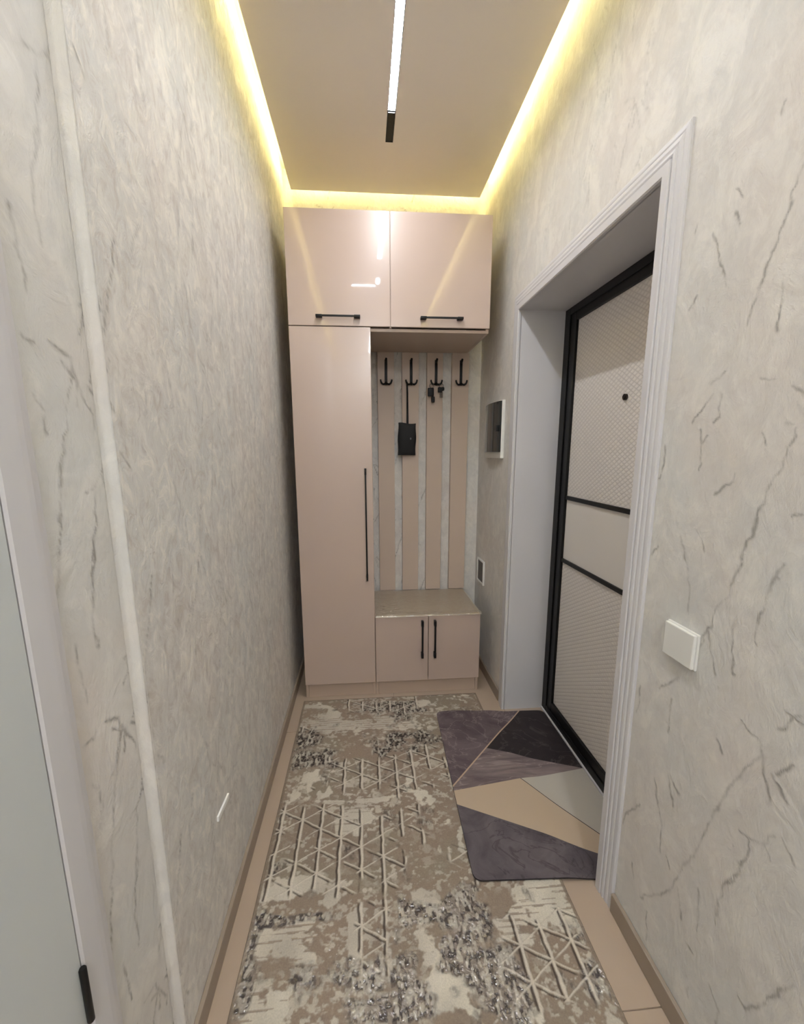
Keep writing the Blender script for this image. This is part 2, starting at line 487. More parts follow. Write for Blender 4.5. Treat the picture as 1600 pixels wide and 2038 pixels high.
M_BASE = tint('taupe_baseboard', (156, 142, 127), 0.05, 9, rough=0.4)
BH, BT = 0.0655, 0.012
tag(boxes('baseboard_left', [((XL, YS + .006, 0), (XL + BT, YB, BH)), ((XN, 0.622, 0), (XN + BT, YS - .004, BH))], M_BASE, bevel=.0025, seg=2), 'low taupe baseboard along the left wall', 'baseboard', kind='structure')
tag(boxes('baseboard_right', [((XR - BT, Y0, 0), (XR, DY1 - CW - .002, BH)), ((XR - BT, DY2 + CW + .002, 0), (XR, YB, BH))], M_BASE, bevel=.0025, seg=2), 'low taupe baseboard along the right wall', 'baseboard', kind='structure')

# ------------------------------------------------------------------ entrance door: casing, reveal, door
def casing(name, y1, y2, ztop, x, sgn, width, thick, label, ridges=3):
    """fluted frame swept round three sides of an opening; sgn = +1 grows towards +x"""
    prof = [(0, 0), (0, thick * .8), (.004, thick)]
    flat = width * (.34 if ridges else .55); step = (width - flat - .006) / max(ridges, 1)
    prof.append((flat, thick))
    for k in range(ridges):
        s0 = flat + k * step; th = thick - (k + 1) * thick * .14
        prof += [(s0 + .002, thick * .62), (s0 + .0045, th * .9), (s0 + step * .55, th), (s0 + step - .001, th * .95)]
    if not ridges: prof += [(width * .7, thick * .93), (width * .82, thick * .78), (width * .9, thick * .62)]
    prof += [(width - .003, thick * .5), (width, thick * .35), (width, 0)]
    bm = bmesh.new(); loops = []
    for w_, t_ in prof:
        X_ = x + sgn * t_
        loops.append([bm.verts.new(p) for p in ((X_, y1 - w_, 0), (X_, y1 - w_, ztop + w_), (X_, y2 + w_, ztop + w_), (X_, y2 + w_, 0))])
    for a, b in zip(loops, loops[1:]):
        for k in range(3): bm.faces.new((a[k], a[k + 1], b[k + 1], b[k]))
    for k in (0, 3): bm.faces.new([l[k] for l in loops])
    o = finish(name, bm, M_WHITE)
    return tag(o, label, 'door trim', kind='structure')
casing('trim_1', DY1, DY2, DZ, XR, -1, CW, 0.016, 'white ridged casing around the entrance door opening')
rv = boxes('trim_2', [((XR - .002, DY2, 0), (DX + .05, DY2 + .02, DZ + .02)), ((XR - .002, DY1 - .02, 0), (DX + .05, DY1, DZ + .02)), ((XR - .002, DY1, DZ), (DX + .05, DY2, DZ + .02))], M_WHITE, bevel=0)
tag(rv, 'deep white reveal lining of the entrance doorway', 'door trim', kind='structure')

def quilt():
    m = mat('quilted_door_panel', (226, 220, 213), rough=0.42, spec=0.4)
    g = N(m); co = g.coord()
    sx = g.add('ShaderNodeSeparateXYZ', {0: co})
    y, z = sx.outputs[1], sx.outputs[2]
    y = g.math('MULTIPLY', y, .5); z = g.math('MULTIPLY', z, .86)
    a = g.math('ADD', y, z); b = g.math('SUBTRACT', y, z)
    def rid(t): return g.math('POWER', g.math('ABSOLUTE', g.math('SINE', g.math('MULTIPLY', t, 190.0))), 0.4)
    h = g.math('MULTIPLY', rid(a), rid(b))
    g.set('Normal', g.bump(h, 0.7, 0.0022))
    g.set('Base Color', g.mix(g.math('MULTIPLY', h, 1.0), lin((210, 203, 197)), lin((230, 224, 217))))
    return m
M_QUILT = quilt()
M_PLAIN = tint('plain_door_panel', (226, 220, 213), .02, 5, rough=0.45, spec=0.35)
dr = empty('door_1', (DX, 1.615, 0), 'steel entrance door with black frame and pale quilted panels', 'door', kind='structure')
fy0, fy1, fz0, fz1 = DY1 + .098, DY2 - .100, .09, 1.995
bm = bmesh.new()
for lo, hi in (((DX, DY1, .012), (DX + .06, fy0, DZ)), ((DX, fy1, .012), (DX + .06, DY2, DZ)), ((DX, fy0, fz1), (DX + .06, fy1, DZ)), ((DX, fy0, .012), (DX + .06, fy1, fz0))):
    bm_box(bm, lo, hi, .002, 1)
for lo, hi in (((DX - .006, DY1, .012), (DX, DY1 + .05, DZ)), ((DX - .006, DY2 - .05, .012), (DX, DY2, DZ)), ((DX - .006, DY1 + .05, DZ - .032), (DX, DY2 - .05, DZ)), ((DX - .006, DY1 + .05, .012), (DX, DY2 - .05, .045))):
    bm_box(bm, lo, hi, .0015, 1)
finish('door_frame', bm, M_BLACK, dr)
box('panel', (DX + .012, fy0, 1.195), (DX + .03, fy1, fz1), M_QUILT, dr, .0015)['label'] = 'pale quilted upper panel'
box('panel', (DX + .012, fy0, .88), (DX + .03, fy1, 1.180), M_PLAIN, dr, .0015)['label'] = 'smooth pale middle panel'
box('panel', (DX + .012, fy0, fz0), (DX + .03, fy1, .870), M_QUILT, dr, .0015)['label'] = 'pale quilted lower panel'
for z in (1.178, .866): box('bar', (DX + .004, fy0, z), (DX + .03, fy1, z + .019), M_BLACK, dr, .001)['label'] = 'black metal bar'
bm = bmesh.new()
bm_tube(bm, [(DX + .012, 1.59, 1.608), (DX + .004, 1.59, 1.608)], .012, 16)
bm_tube(bm, [(DX + .006, 1.59, 1.608), (DX + .001, 1.59, 1.608)], .008, 14)
finish('peephole', bm, mat('peephole_metal', (70, 64, 60), rough=.25, metal=.8), dr)['label'] = 'dark round peephole'
box('threshold_bead', (DX - .012, DY1 + .001, 0), (DX + .004, DY2 - .001, .012), M_WHITE, dr, .002)['label'] = 'thin white sealing bead'

# ------------------------------------------------------------------ white room door on the left
casing('trim_3', -0.26, 0.556, 2.02, XN, 1, .074, 0.014, 'white casing of the white room door on the left', 0)
dl = empty('door_2', (XN, .15, 0), 'plain white room door with black hinge at the left edge', 'door', kind='structure')
M_DOORW = tint('door_white', (206, 210, 210), .012, 4, rough=.32, spec=.4)
box('leaf', (XN - .030, -.257, .008), (XN + .0125, .5530, 2.015), M_DOORW, dl, .0015)
for z in (.548, 1.70):
    bm = bmesh.new()
    bm_tube(bm, [(XN + .0165, .5500, z), (XN + .0165, .5500, z + .002), (XN + .0165, .5500, z + .100), (XN + .0165, .5500, z + .102)], [.004, .0052, .0052, .004], 16)
    finish('hinge', bm, M_BLACK, dl, True)['label'] = 'black hinge'

# ------------------------------------------------------------------ cabinets
def gloss():
    m = mat('gloss_beige', (198, 177, 164), rough=0.25, spec=0.5, coat=1.0, coat_rough=0.03)
    g = N(m); co = g.coord()
    g.set('Base Color', g.mix(g.noise(co, 2.5, 2), lin((194, 173, 160)), lin((200, 180, 168))))
    g.set('Coat Normal', g.bump(g.noise(co, 3.0, 1), 0.02, 0.02))
    return m
M_CAB = gloss()
M_CARC = tint('carcass_beige', (194, 173, 156), .02, 5, rough=.35, spec=.45)
x0, x1, xs_, xm = -.3617, .6529, .1440, .0436
zt, zm, zb = 2.5507, 2.027, .0876
DB = D + .0185
def handle(parent, p0, p1, stand=.028, t=.009, label='black bar handle'):
    """bar handle with two thicker feet; p0 -> p1 in the door plane"""
    bm = bmesh.new(); p0, p1 = Vector(p0), Vector(p1); d = (p1 - p0).normalized(); L = (p1 - p0).length
    yb = D - stand
    def seg(a, b, y0, y1, half):
        q0, q1 = p0 + d * a, p0 + d * b
        lo = [min(q0[i], q1[i]) for i in range(3)]; hi = [max(q0[i], q1[i]) for i in range(3)]
        for i in (0, 2):
            if abs(d[i]) < .5: lo[i] -= half; hi[i] += half
        lo[1], hi[1] = y0, y1
        bm_box(bm, lo, hi, .0012, 2)
    foot = min(.034, L * .14)
    seg(0, L, yb, yb + .007, t * .5)
    seg(0, foot, yb - .001, D - .0002, t * .62); seg(L - foot, L, yb - .001, D - .0002, t * .62)
    o = finish('handle', bm, M_BLACK, parent, True); o['label'] = label
    return o
def carcass(parent, lo, hi, t=.016, back=True, bottom=0.0, front_open=True):
    (a0, b0, c0), (a1, b1, c1) = lo, hi
    L = [((a0, b0, bottom), (a0 + t, b1, c1)), ((a1 - t, b0, bottom), (a1, b1, c1)), ((a0 + t, b0, c1 - t), (a1 - t, b1, c1)), ((a0 + t, b0, c0), (a1 - t, b1, c0 + t)), ((a0 + t, b1 - .004, c0 + t), (a1 - t, b1, c1 - t))]
    return boxes('body', L, M_CARC, parent, .0008)

g_ = .0015
YC = YB - .035
u = empty('wall_cabinet', ((x0 + x1) / 2, (D + YC) / 2, zm - .018), 'glossy beige two-door upper cabinet under the ceiling', 'cabinet', 'beige hallway furniture set')
carcass(u, (x0, DB, zm - .018), (x1, YC, zt), bottom=zm - .018)
box('divider', (xs_ - .008, DB, zm), (xs_ + .008, YC - .01, zt - .016), M_CARC, u, .0005)
dA = box('door', (x0, D, zm + .002), (xs_ - g_, D + .018, zt), M_CAB, u, .0016)
dB = box('door', (xs_ + g_, D, zm + .002), (x1, D + .018, zt), M_CAB, u, .0016)
handle(dA, (-.225, D, 2.069), (-.007, D, 2.069)); handle(dB, (.294, D, 2.069), (.511, D, 2.069))

tw = empty('tall_wardrobe', ((x0 + xm) / 2, (D + YC) / 2, 0), 'tall narrow beige wardrobe with one long door', 'wardrobe', 'beige hallway furniture set')
carcass(tw, (x0, DB, zb - .006), (xm, YC, zm - .0195))
dC = box('door', (x0, D, zb), (xm - g_, D + .018, zm - .002), M_CAB, tw, .0016)
handle(dC, (.0045, D, .711), (.0045, D, 1.324), t=.0085)
box('plinth', (x0 + .017, DB + .004, 0), (xm - .0005, DB + .02, zb - .007), M_CARC, tw, .0008)

BZ = .487
bc = empty('bench_cabinet', ((xm + x1) / 2, (D + YC) / 2, 0), 'low beige two-door shoe bench cabinet beside the wardrobe', 'cabinet', 'beige hallway furniture set')
carcass(bc, (xm + .001, DB, zb - .006), (x1, YC, BZ))
dD = box('door', (xm + .003, D, zb), (.3500 - g_, D + .018, BZ - .002), M_CAB, bc, .0016)
dE = box('door', (.3500 + g_, D, zb), (x1, D + .018, BZ - .002), M_CAB, bc, .0016)
handle(dD, (.3135, D, .237), (.3135, D, .461), t=.0105); handle(dE, (.3865, D, .237), (.3865, D, .461), t=.0105)
box('plinth', (xm + .018, DB + .004, 0), (x1 - .017, DB + .02, zb - .007), M_CARC, bc, .0008)

# clear film still wrapped over the bench top
def film_mat():
    m = bpy.data.materials.new('clear_film'); m.use_nodes = True
    nt = m.node_tree; nt.nodes.clear()
    out = nt.nodes.new('ShaderNodeOutputMaterial'); mx = nt.nodes.new('ShaderNodeMixShader')
    tr = nt.nodes.new('ShaderNodeBsdfTransparent'); gl = nt.nodes.new('ShaderNodeBsdfGlossy'); fr = nt.nodes.new('ShaderNodeFresnel')
    tc = nt.nodes.new('ShaderNodeTexCoord'); no = nt.nodes.new('ShaderNodeTexNoise'); bp = nt.nodes.new('ShaderNodeBump'); ma = nt.nodes.new('ShaderNodeMath')
    tr.inputs[0].default_value = (.99, .985, .95, 1); gl.inputs['Roughness'].default_value = .08
    no.inputs['Scale'].default_value = 22; no.inputs['Detail'].default_value = 4; no.inputs['Distortion'].default_value = 1.2
    bp.inputs['Strength'].default_value = 1.0; bp.inputs['Distance'].default_value = .01
    fr.inputs['IOR'].default_value = 1.7
    ma.operation = 'ADD'; ma.inputs[1].default_value = .10
    L = nt.links.new
    L(tc.outputs['Object'], no.inputs['Vector']); L(no.outputs['Fac'], bp.inputs['Height']); L(bp.outputs[0], gl.inputs['Normal'])
    L(fr.outputs[0], ma.inputs[0]); L(ma.outputs[0], mx.inputs[0]); L(tr.outputs[0], mx.inputs[1]); L(gl.outputs[0], mx.inputs[2]); df = nt.nodes.new('ShaderNodeBsdfDiffuse'); df.inputs[0].default_value = (.86, .76, .58, 1); m2 = nt.nodes.new('ShaderNodeMixShader'); m2.inputs[0].default_value = .22
    L(mx.outputs[0], m2.inputs[1]); L(df.outputs[0], m2.inputs[2]); L(m2.outputs[0], out.inputs[0])
    return m
M_FILM = film_mat()
nx, nyy = 90, 150
us = np.linspace(xm + .004, x1 + .006, nx); vs_ = np.linspace(0, 1, nyy)
G = np.zeros((nx, nyy, 3))
for j, vv in enumerate(vs_):
    s = vv * (YB - .042 - D + .014)                      # arc length from the front lip over the top
    for i, xx in enumerate(us):
        n = float(fbm(np.array(xx * 1.0), np.array(s * 1.0), 14, 77, 4)); r = max(0.0, n - .40)
        edge = max(0.0, 1 - abs(s - .015) / .06)
        if s < .020:
            th = s / .020 * math.pi / 2; R_ = .007 + .008 * n * (1.2 if xx < .30 else .8)
            y, z = D + .006 - R_ * math.cos(th), BZ - .003 + R_ * math.sin(th)
        else: y, z = D + (s - .014), BZ + .0012 + .016 * r * (0.25 + edge) + (.006 * max(0, (.20 - (xx - xm)) / .2) * n)
        
        if s > .020:
            z += (R_ - .004) * max(0.0, 1 - (s - .020) / .05)
            wr = max(0.0, 1 - math.hypot((xx - .12) / .13, (s - .10) / .15)) + .6 * max(0.0, 1 - math.hypot((xx - .45) / .25, (s - .03) / .05))
            z += .020 * wr * abs(float(fbm(np.array(xx * 1.0), np.array(s * 1.6), 38, 203, 3)) - .5) * 2
        G[i, j] = (xx, y, z)
v, q = grid_arrays(G)
me = mesh_np('plastic_film', v, q)
tag(link('plastic_film', me, None, M_FILM), 'crinkled clear plastic film covering the shoe bench top', 'plastic film')

# ------------------------------------------------------------------ coat rack of slats with hooks
M_SLAT = tint('slat_beige', (204, 185, 169), .03, 4, rough=.4, spec=.4)
rk = empty('coat_rack', (.377, YB - .01, .50), 'four beige upright boards with black coat hooks in the niche', 'coat rack')
SL = [(.090, .193), (.2425, .347), (.3985, .498), (.556, .662)]
def hook_mesh():
    bm = bmesh.new()
    bm_box(bm, (-.0085, -.006, .0), (.0085, 0, .150), .0018, 2)
    for s in (-1, 1):
        pts = [(0, -.006, .012), (s * .009, -.013, .005), (s * .019, -.018, .003), (s * .028, -.021, .009), (s * .033, -.022, .020), (s * .0345, -.022, .030)]
        bm_tube(bm, pts, [.007, .0065, .006, .0055, .005, .0048], 10)
    bm_tube(bm, [(0, -.004, .010), (0, -.016, .004), (0, -.024, .010)], [.007, .007, .006], 10)
    bm_tube(bm, [(0, -.004, .135), (0, -.022, .142), (0, -.034, .150)], [.0075, .007, .0065], 10)
    bmesh.ops.recalc_face_normals(bm, faces=bm.faces)
    me = bpy.data.meshes.new('coat_hook'); bm.to_mesh(me); bm.free()
    for p in me.polygons: p.use_smooth = True
    me.set_sharp_from_angle(angle=math.radians(40)); me.materials.append(M_BLACK)
    return me
HK = hook_mesh()
YSL = YB - .036
HX = [.143, .2985, .4545, .611]
for (a, b), hx in zip(SL, HX):
    s = box('slat', (a, YSL, BZ + .003), (b, YB - .0005, 2.0085), M_SLAT, rk, .0012)
    link('coat_hook', HK, s, None, (hx, YSL - .0003, 1.815))['label'] = 'black coat hook with two curled prongs'

# black pouch on a cord
M_POUCH = tint('black_fabric', (12, 11, 12), .3, 80, rough=.65)
bag = empty('pouch', (.270, YSL - .02, 1.385), 'small black pouch hanging on a cord from the second hook', 'pouch')
bm = bmesh.new()
n1, n2 = 14, 22; layers = []
for side in (-1, 1):
    g2 = []
    for j in range(n2):
        row = []
        for i in range(n1):
            a, b = i / (n1 - 1), j / (n2 - 1)
            bul = (math.sin(math.pi * a) ** .45) * (math.sin(math.pi * min(max(b, .0), 1)) ** .4)
            wob = .004 * math.sin(9 * b + 3 * a)
            row.append(bm.verts.new((.2125 + .112 * a + wob * .5 + .003 * b, YSL - .026 + side * .013 * bul, 1.388 + .197 * b + .004 * math.sin(5 * a + 1) * b)))
        g2.append(row)
    for j in range(n2 - 1):
        for i in range(n1 - 1): bm.faces.new((g2[j][i], g2[j][i + 1], g2[j + 1][i + 1], g2[j + 1][i]))
bmesh.ops.remove_doubles(bm, verts=bm.verts, dist=.0004)
finish('bag', bm, M_POUCH, bag, True)
bm = bmesh.new()
bm_tube(bm, [(.270, YSL - .026, 1.582), (.271, YSL - .024, 1.66), (.271, YSL - .023, 1.76), (.270, YSL - .022, 1.825), (.270, YSL - .017, 1.832)], .0038, 8)
bm_tube(bm, [(.277, YSL - .026, 1.582), (.276, YSL - .025, 1.66), (.275, YSL - .025, 1.76), (.272, YSL - .027, 1.825), (.270, YSL - .030, 1.832)], .0034, 8)
finish('cord', bm, M_POUCH, bag, True)
bm = bmesh.new(); bm_box(bm, (.288, YSL - .041, 1.484), (.296, YSL - .0385, 1.496), .001, 1)
finish('badge', bm, mat('badge_metal', (120, 120, 122), rough=.35, metal=.6), bag)

# keys on the third hook
M_KEY = mat('key_metal', (90, 82, 74), rough=.3, metal=.8)
def keys(x, z, label, fobs, nk):
    k = empty('key_bunch', (x, YSL - .02, z - .06), label, 'keys', 'key bunches on the third hook')
    y = YSL - .024
    bm = bmesh.new(); bm_torus(bm, (x, y, z - .012), .013, .0016, 'y', 18, 6); finish('ring', bm, M_KEY, k, True)
    for fx, fz, w2, h2 in fobs:
        bm = bmesh.new(); bm_box(bm, (x + fx - w2, y - .006, z + fz - h2), (x + fx + w2, y + .006, z + fz + h2), .005, 3)
        finish('fob', bm, M_BLACK, k, True)
    for i in range(nk):
        bm = bmesh.new(); ox = (i - (nk - 1) / 2) * .010
        bm_torus(bm, (x + ox, y + .002, z - .034), .009, .0022, 'y', 14, 6)
        bm_box(bm, (x + ox - .003, y + .001, z - .082), (x + ox + .003, y + .003, z - .042), .0006, 1)
        for q in range(3): bm_box(bm, (x + ox + .002, y + .001, z - .080 + q * .011), (x + ox + .007, y + .003, z - .075 + q * .011), .0004, 1)
        finish('key', bm, M_KEY, k, True)
keys(.425, 1.822, 'key bunch with black fobs on the left prong of the third hook', [(-.006, -.050, .019, .026), (.008, -.094, .011, .018)], 1)
keys(.484, 1.822, 'key bunch with a small dark fob on the right prong of the third hook', [(-.008, -.036, .013, .016), (.010, -.030, .009, .011)], 2)

# ------------------------------------------------------------------ fittings on the walls
M_PLAST = tint('white_plastic', (232, 231, 226), .01, 6, rough=.3, spec=.45)
M_SMOKE = mat('smoked_cover', (46, 48, 48), rough=.12, spec=.6)
fb = empty('fuse_box', (XR, 2.42, 1.37), 'white fuse box with dark smoked curved cover on the right wall', 'fuse box')
fy, fY, fz, fZ = 2.285, 2.58, 1.372, 1.678
box('body', (XR - .018, fy, fz), (XR, fY, fZ), M_PLAST, fb, .003)
bm = bmesh.new(); nseg = 16; fr_ = []; bk_ = []
for i in range(nseg + 1):
    a = i / nseg; yy = fy + .003 + (fY - fy - .006) * a; bulge = .018 + .022 * math.sin(math.pi * (0.12 + .80 * a))
    fr_.append([bm.verts.new((XR - bulge, yy, z)) for z in (fz + .034, fZ - .006)])
    bk_.append([bm.verts.new((XR - .017, yy, z)) for z in (fz + .034, fZ - .006)])
for i in range(nseg):
    bm.faces.new((fr_[i][0], fr_[i + 1][0], fr_[i + 1][1], fr_[i][1]))
    for k in (0, 1): bm.faces.new((fr_[i][k], fr_[i + 1][k], bk_[i + 1][k], bk_[i][k]))
for i in (0, nseg): bm.faces.new((fr_[i][0], fr_[i][1], bk_[i][1], bk_[i][0]))
finish('cover', bm, M_SMOKE, fb, True)['label'] = 'dark smoked plastic cover'
bm = bmesh.new(); bm_box(bm, (XR - .038, fy + .018, 1.515), (XR - .024, fy + .032, 1.548), .002, 2); finish('latch', bm, M_BLACK, fb, True)

so = empty('wall_socket', (XR, 2.635, .565), 'white framed dark wall socket above the shoe bench', 'socket')
bm = bmesh.new(); a0, a1, c0, c1 = 2.568, 2.715, .566, .722
for lo, hi in (((XR - .012, a0, c0), (XR, a0 + .012, c1)), ((XR - .012, a1 - .012, c0), (XR, a1, c1)), ((XR - .012, a0 + .012, c0), (XR, a1 - .012, c0 + .012)), ((XR - .012, a0 + .012, c1 - .012), (XR, a1 - .012, c1))):
    bm_box(bm, lo, hi, .003, 2)
finish('plate', bm, M_PLAST, so, True)
M_DARK = tint('dark_brown_plastic', (44, 34, 30), .1, 20, rough=.35)
box('insert', (XR - .008, a0 + .012, c0 + .012), (XR, a1 - .012, c1 - .012), M_DARK, so, .002)

sw = empty('light_switch', (XR, .895, .912), 'white square light switch on the right wall near the door casing', 'switch')
box('plate', (XR - .006, .846, .9135), (XR, .946, 1.0015), M_PLAST, sw, .002)
box('rocker', (XR - .0145, .8485, .916), (XR - .0055, .9435, .999), M_PLAST, sw, .0025)

# pale scuff on the left wallpaper
bm = bmesh.new()
(p0y, p0z), (p1y, p1z) = px_x(453, 1583, XL), px_x(432, 1631, XL)
bm_box(bm, (XL - .001, 0, -.008), (XL + .005, math.hypot(p1y - p0y, p1z - p0z), .008), .001, 1)
ang = math.atan2(p1z - p0z, p1y - p0y)
bmesh.ops.rotate(bm, verts=bm.verts, cent=(0, 0, 0), matrix=Matrix.Rotation(ang, 3, 'X'))
bmesh.ops.translate(bm, verts=bm.verts, vec=(0, p0y, p0z))
sc = finish('scuff_strip', bm, mat('scuff_white', (246, 245, 242), rough=.5))
tag(sc, 'short white sliver stuck on the left wallpaper above the baseboard', 'sliver')

# ------------------------------------------------------------------ runner carpet
def carpet():
    cx0, cx1, cy0, cy1 = -.371, .632, .30, 2.272
    st = .0025
    xs = np.arange(cx0, cx1 + st / 2, st)
    ys = np.concatenate([np.arange(cy0, .70, .012), np.arange(.70, cy1 + st / 2, st)])
    X, Y = np.meshgrid(xs, ys, indexing='ij')
    wx = X + (fbm(X, Y, 18, 101, 3) - .5) * .02; wy = Y + (fbm(X, Y, 18, 105, 3) - .5) * .02
    def blob(lst):
        r = np.zeros_like(X)
        for a, b, rx, ry, k in lst:
            d = np.maximum(np.abs(wx - a) / rx, np.abs(wy - b) / ry)
            r = np.maximum(r, k * np.clip(1.6 - d, 0, 1))
        return r
    C = lambda *c: np.array(lin(c)[:3])
    base = C(170, 151, 134); base2 = C(157, 142, 126); cream = C(232, 224, 207); pink = C(196, 180, 168); dark = C(70, 61, 57); grey = C(138, 128, 119); green = C(160, 152, 134)
    n0 = fbm(X, Y, 5, 1, 4)[..., None]
    col = base * n0 + base2 * (1 - n0)
    gm = np.clip((fbm(X, Y, 6, 55, 3) - .55) * 8, 0, 1)[..., None]
    col = col * (1 - gm * .5) + green * gm * .5
    # cream fields, ragged
    cr = blob([(-.04, 2.03, .26, .045, .95), (-.22, 2.10, .06, .08, .8), (.25, 2.19, .12, .03, .7), (-.3, 2.22, .08, .03, .5), (.18, 1.60, .04, .04, .5), (-.23, 1.63, .05, .06, .7), (-.06, 1.53, .16, .012, .7),
               (-.06, 1.44, .07, .045, .8), (-.30, 1.58, .04, .06, .6), (.22, 1.52, .03, .04, .5), (-.24, 1.195, .10, .035, 1.), (-.11, 1.165, .05, .03, .9), (.175, 1.125, .045, .03, 1.), (.53, 1.075, .10, .075, 1.), (.42, 1.01, .06, .03, .8),
               (-.27, 1.03, .085, .05, 1.), (-.275, .88, .07, .05, 1.), (-.20, .80, .10, .03, .9), (.16, .98, .03, .04, .8), (.20, .875, .07, .045, 1.), (.31, 1.27, .03, .10, .45), (.40, .80, .08, .03, .5), (.57, .80, .04, .03, .7), (-.05, 1.03, .02, .12, .6), (.04, 1.0, .015, .09, .7)])
    nr = fbm(X, Y, 26, 11, 4)
    mcr = np.clip((cr + (nr - .5) * 1.9 - .50) * 7, 0, 1)
    mcr = np.maximum(mcr, np.clip((fbm(X, Y * 1.3, 34, 15, 4) - .60) * 14, 0, 1) * np.clip((fbm(X, Y, 4, 17, 2) - .30) * 4, 0, 1) * .85)
    # woven dashes across some of the cream fields
    dash = blob([(.53, 1.08, .12, .10, 1), (-.27, 1.03, .10, .06, 1), (-.28, .86, .10, .09, 1), (-.06, 2.04, .28, .05, .8), (-.02, 1.46, .10, .06, .7)])
    ds = (np.sin(Y * 2 * np.pi / .0175 + 2.5 * (fbm(X, Y, 7, 23, 2) - .5)) > .45) & (fbm(X * .45, Y * 2.2, 40, 27, 2) > .50)
    mcr = mcr * (1 - .8 * ds * np.clip(dash * 1.5, 0, 1))
    fk = np.clip((fbm(X, Y * 1.2, 62, 19, 3) - .57) * 14, 0, 1) * np.clip((fbm(X, Y, 7, 20, 2) - .35) * 4, 0, .9)
    mcr = np.maximum(mcr, fk * .8)
    ctone = fbm(X, Y, 9, 41, 3)[..., None]
    ccol = cream * (.55 + .45 * ctone) / .8 * .96
    ccol = ccol * .75 + pink * .25 * np.clip((fbm(X, Y, 3, 43, 2) - .3) * 3, 0, 1)[..., None] + ccol * .25 * (1 - np.clip((fbm(X, Y, 3, 43, 2) - .3) * 3, 0, 1)[..., None])
    # dark speckled fields
    dk = blob([(.09, 2.18, .16, .04, 1.), (.17, 2.09, .06, .09, .9), (.26, 2.13, .08, .02, .8), (-.31, 1.88, .06, .10, .9), (-.24, 1.79, .10, .05, .8), (.22, 1.90, .12, .05, .8), (.17, 1.82, .08, .03, .6), (.24, 1.43, .06, .05, .5), (-.19, 1.095, .16, .014, .8),
               (.05, .935, .12, .045, 1.05), (.07, .86, .16, .03, .95), (.19, .955, .06, .05, .9), (.14, 1.085, .07, .05, 1.), (.25, 1.09, .08, .05, 1.), (.32, 1.04, .05, .07, .9), (.33, .93, .10, .05, .9), (.33, .84, .12, .05, .8), (-.08, .80, .10, .02, .8), (.60, .92, .03, .10, .7), (-.35, .98, .02, .12, .7), (.05, 1.02, .06, .03, .7), (.50, .90, .03, .04, .5)])
    hole = blob([(.175, 1.125, .05, .03, 1.), (.20, .875, .07, .045, 1.), (.16, .99, .03, .05, .9), (.04, 1.0, .012, .08, .8)])
    mf = np.clip(dk - .85 * hole + (fbm(X, Y, 13, 61, 3) - .5) * 1.9 - .34, 0, 1)
    sp = fbm(X, Y * .8, 115, 65, 2)
    sq = fbm(X * 1.2, Y * .62, 95, 71, 2)
    md = np.clip((sp - .50) * 16, 0, 1) * np.clip(mf * 2.6, 0, 1)
    mg = np.clip(mf * 1.6, 0, .65)
    ml = np.clip((sq - .56) * 16, 0, 1) * np.clip(mf * 2.4, 0, 1)
    # raised isometric lattice
    lat = blob([(-.17, 1.34, .22, .15, 1.25), (.08, 1.42, .08, .07, .85), (.04, 1.30, .07, .07, .55), (.05, 1.69, .20, .10, 1.15), (.30, 1.66, .05, .08, .6), (.08, 2.19, .18, .06, .8), (.50, .93, .14, .10, 1.), (.56, 1.0, .06, .05, .9), (0.0, 1.02, .05, .11, .9), (-.34, 1.3, .04, .14, .9), (.42, .99, .06, .05, .8), (.33, 1.26, .06, .10, .4)])
    lm = np.clip((lat + (fbm(X, Y, 13, 81, 3) - .5) * 1.8 - .44) * 5, 0, 1)
    jx = X + (fbm(X, Y, 30, 83, 2) - .5) * .006; jy = Y + (fbm(X, Y, 30, 85, 2) - .5) * .006
    pitch, x00, y00 = .0765, -.340, 1.41
    def ln(dx, dy):
        tot = np.zeros_like(X)
        a = (jx - dx - x00); d0 = np.abs((a + pitch / 2) % pitch - pitch / 2)
        tot = np.maximum(tot, np.clip(1.5 - d0 / (.0022 + .0034 * fbm(X, Y, 24, 87, 2)), 0, 1))
        pp = pitch                                  # perpendicular spacing of the diagonals
        for sg in (-1, 1):
            t_ = (jx - dx - x00) * .5 * sg + (jy - dy - y00) * .8660
            d1 = np.abs((t_ + pp / 2) % pp - pp / 2)
            tot = np.maximum(tot, .85 * np.clip(1.5 - d1 / .0023, 0, 1) * np.clip((fbm(X, Y, 20, 89 + sg, 2) - .28) * 6, 0, 1))
        return tot
    L = ln(0, 0) * lm
    Ls = np.maximum(ln(-.0075, -.004), 0) * lm * (1 - np.clip(L * 1.5, 0, 1))  # shadow side of the raised lattice, painted as dark offset lines
    def over(c, m, k): return c * (1 - m[..., None]) + k * m[..., None]
    col = over(col, mcr, ccol)
    col = over(col, mg, grey * .95)
    col = over(col, md, dark)
    col = over(col, ml * .6, cream)
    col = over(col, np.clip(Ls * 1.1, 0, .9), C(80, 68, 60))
    col = over(col, np.clip(L, 0, .95), C(234, 224, 208))
    # plain border along the long sides
    bd = np.clip((np.maximum(np.abs(X - (cx0 + cx1) / 2) - ((cx1 - cx0) / 2 - .014), Y - (cy1 - .010))) / .003, 0, 1)
    col = over(col, bd * .9, C(150, 134, 117))
    hgt = .0075 + .0016 * np.clip(L, 0, 1) + .0012 * mcr + .0008 * ml - .0009 * md - .0010 * np.clip(Ls, 0, 1) + .0006 * (fbm(X, Y, 90, 91, 2) - .5)
    ed = np.minimum(np.minimum(X - cx0, cx1 - X), np.minimum(Y - cy0, cy1 - Y))
    hgt = np.where(ed < .0015, 0.0004, hgt)
    film = np.clip(np.clip(mf * 2.2, 0, 1) * np.clip((1.35 - Y) * 3, .15, 1), 0, 1)
    col = col * .80
    v, q = grid_arrays(np.stack([X, Y, hgt], -1))
